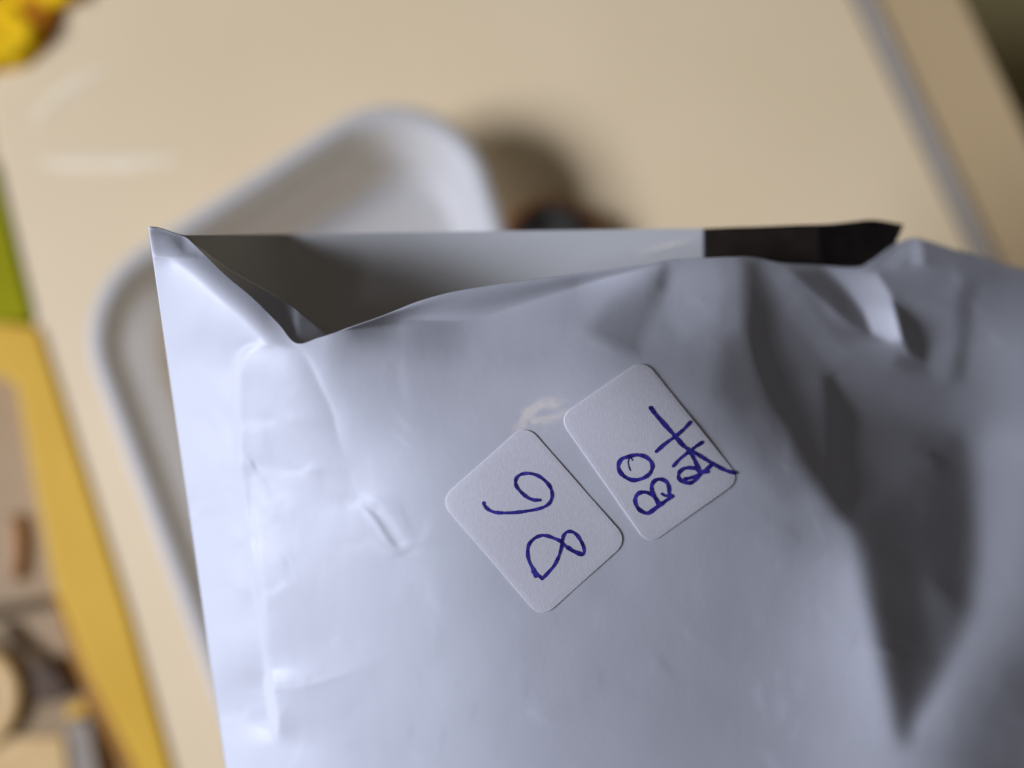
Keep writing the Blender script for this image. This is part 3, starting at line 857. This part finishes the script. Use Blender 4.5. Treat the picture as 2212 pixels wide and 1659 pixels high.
def lump(name, cx, cy, rx, ry, h, z, m, parent=None, seed=0, rough=0.25, ang=0.0, n=28, k=10):
    """crumpled soft lump sitting at z; cx, cy in picture units, rx, ry in metres"""
    c = on(cx, cy, z); v = []; f = []
    for j in range(k + 1):
        t = j / k
        for i in range(n):
            a = 2 * math.pi * i / n
            nz = mnoise.noise(Vector((math.cos(a) * 1.3 + seed * 3.1, math.sin(a) * 1.3, t * 2.0)))
            nz2 = mnoise.noise(Vector((math.cos(a) * 3.5 + seed * 1.7, math.sin(a) * 3.5, t * 4.0)))
            r = math.cos(t * math.pi / 2) ** 0.6 * (1 + rough * nz + rough * 0.5 * nz2) if j < k else 0.02
            x, y = r * rx * math.cos(a), r * ry * math.sin(a)
            v.append(c + Vector((x * math.cos(ang) - y * math.sin(ang), x * math.sin(ang) + y * math.cos(ang), math.sin(t * math.pi / 2) * h * (1 + 0.35 * nz2))))
    for j in range(k):
        for i in range(n): f.append((j * n + i, j * n + (i + 1) % n, (j + 1) * n + (i + 1) % n, (j + 1) * n + i))
    f.append(tuple(range(n))[::-1]); f.append(tuple(range(k * n, k * n + n)))
    return mesh_obj(name, v, f, m, parent)
M_GOLD = mat('golden_cloth', srgb(222, 172, 14), 0.8, 0.2, mottle(srgb(250, 190, 4), srgb(254, 204, 12), 50))
M_ORNG = mat('orange_cloth', srgb(168, 104, 20), 0.8, 0.2, mottle(srgb(200, 116, 14), srgb(214, 134, 26), 50))
cloth = empty('crumpled_cloth', on(40, 60, 0)); tag(cloth, 'crumpled golden yellow and orange-brown cloth at the tabletop corner', 'cloth')
bpy.context.view_layer.update()
lump('yellow_fold', 8, 92, 0.0175, 0.0125, 0.006, 0.0, M_GOLD, cloth, 1, 0.35, 0.2)
lump('yellow_fold', 112, -34, 0.019, 0.0120, 0.006, 0.0, M_GOLD, cloth, 2, 0.35, 0.5)
lump('yellow_fold', -40, 10, 0.020, 0.016, 0.006, 0.0, M_GOLD, cloth, 5, 0.3, 0.0)
lump('orange_fold', 80, 50, 0.0085, 0.012, 0.004, 0.0, M_ORNG, cloth, 3, 0.35, -0.3)

M_BEIGE = mat('tape_roll_paper', srgb(220, 184, 130), 0.6, 0.3, mottle(srgb(210, 172, 108), srgb(218, 182, 120), 60))
M_DKBR = mat('dark_brown_felt', srgb(66, 50, 36), 0.8, 0.2, mottle(srgb(78, 62, 48), srgb(100, 82, 66), 120))
M_OLV = mat('olive_stick', srgb(92, 74, 44), 0.7, 0.2, mottle(srgb(84, 66, 38), srgb(102, 84, 52), 60))
M_GBLK = mat('grey_block', srgb(150, 138, 120), 0.6, 0.3, mottle(srgb(144, 132, 114), srgb(158, 146, 130), 60))
M_ORB = mat('orange_brown_wood', srgb(160, 104, 56), 0.6, 0.3, mottle(srgb(172, 128, 80), srgb(186, 142, 94), 60))
LZ = -0.019
def lowslab(name, poly, h, m, label, cat, bev=0.0012):
    o = prism(name, [on(x, y, LZ + h) for x, y in poly], LZ, LZ + h, m, None, bev)
    return tag(o, label, cat)
lowslab('wooden_chip', [(14,1110),(38,1120),(44,1190),(34,1260),(14,1250)], 0.003, M_ORB, 'small orange-brown chip on the tan board beside the yellow rail', 'chip')
lowslab('olive_stick', [(-60,1318),(60,1300),(122,1294),(124,1312),(60,1322),(-60,1350)], 0.004, M_OLV, 'dull olive stick lying across the tan board', 'stick')
lowslab('thin_twig', [(-10,1352),(10,1348),(48,1390),(100,1430),(92,1440),(40,1406)], 0.003, M_OLV, 'thin dark twig below the olive stick', 'twig')
tri = lowslab('dark_felt_wedge', [(68,1432),(94,1424),(122,1446),(152,1486),(146,1504),(112,1520),(78,1520),(66,1484)], 0.005, M_DKBR, 'dark brown wedge beside the beige ring', 'wedge')
lowslab('yellow_block', [(142,1530),(184,1512),(192,1542),(144,1556)], 0.004, M_YEL, 'small yellow block above the grey block', 'block')
lowslab('grey_block', [(142,1562),(196,1556),(214,1660),(220,1720),(160,1720)], 0.004, M_GBLK, 'flat grey block at the lower end of the tan board', 'block')
lowslab('beige_card', [(-60,1592),(138,1592),(156,1760),(-60,1760)], 0.0012, M_BEIGE, 'flat beige card in the lower corner under the ring', 'card', 0.0004)
rc = on(-58, 1506, LZ)
ring = lathe('beige_ring', [(0.0118, LZ + 0.0016), (0.0118, LZ + 0.0030), (0.0126, LZ + 0.0036), (0.0185, LZ + 0.0036), (0.0193, LZ + 0.0030), (0.0193, LZ + 0.0016), (0.0118, LZ + 0.0016)], rc.x, rc.y, M_BEIGE, None)
me = ring.data
bm = bmesh.new(); bm.from_mesh(me)
bmesh.ops.delete(bm, geom=[fc for fc in bm.faces if len(fc.verts) > 4], context='FACES')
bm.to_mesh(me); bm.free()
tag(ring, 'beige roll ring at the lower corner next to the dark wedge', 'ring')
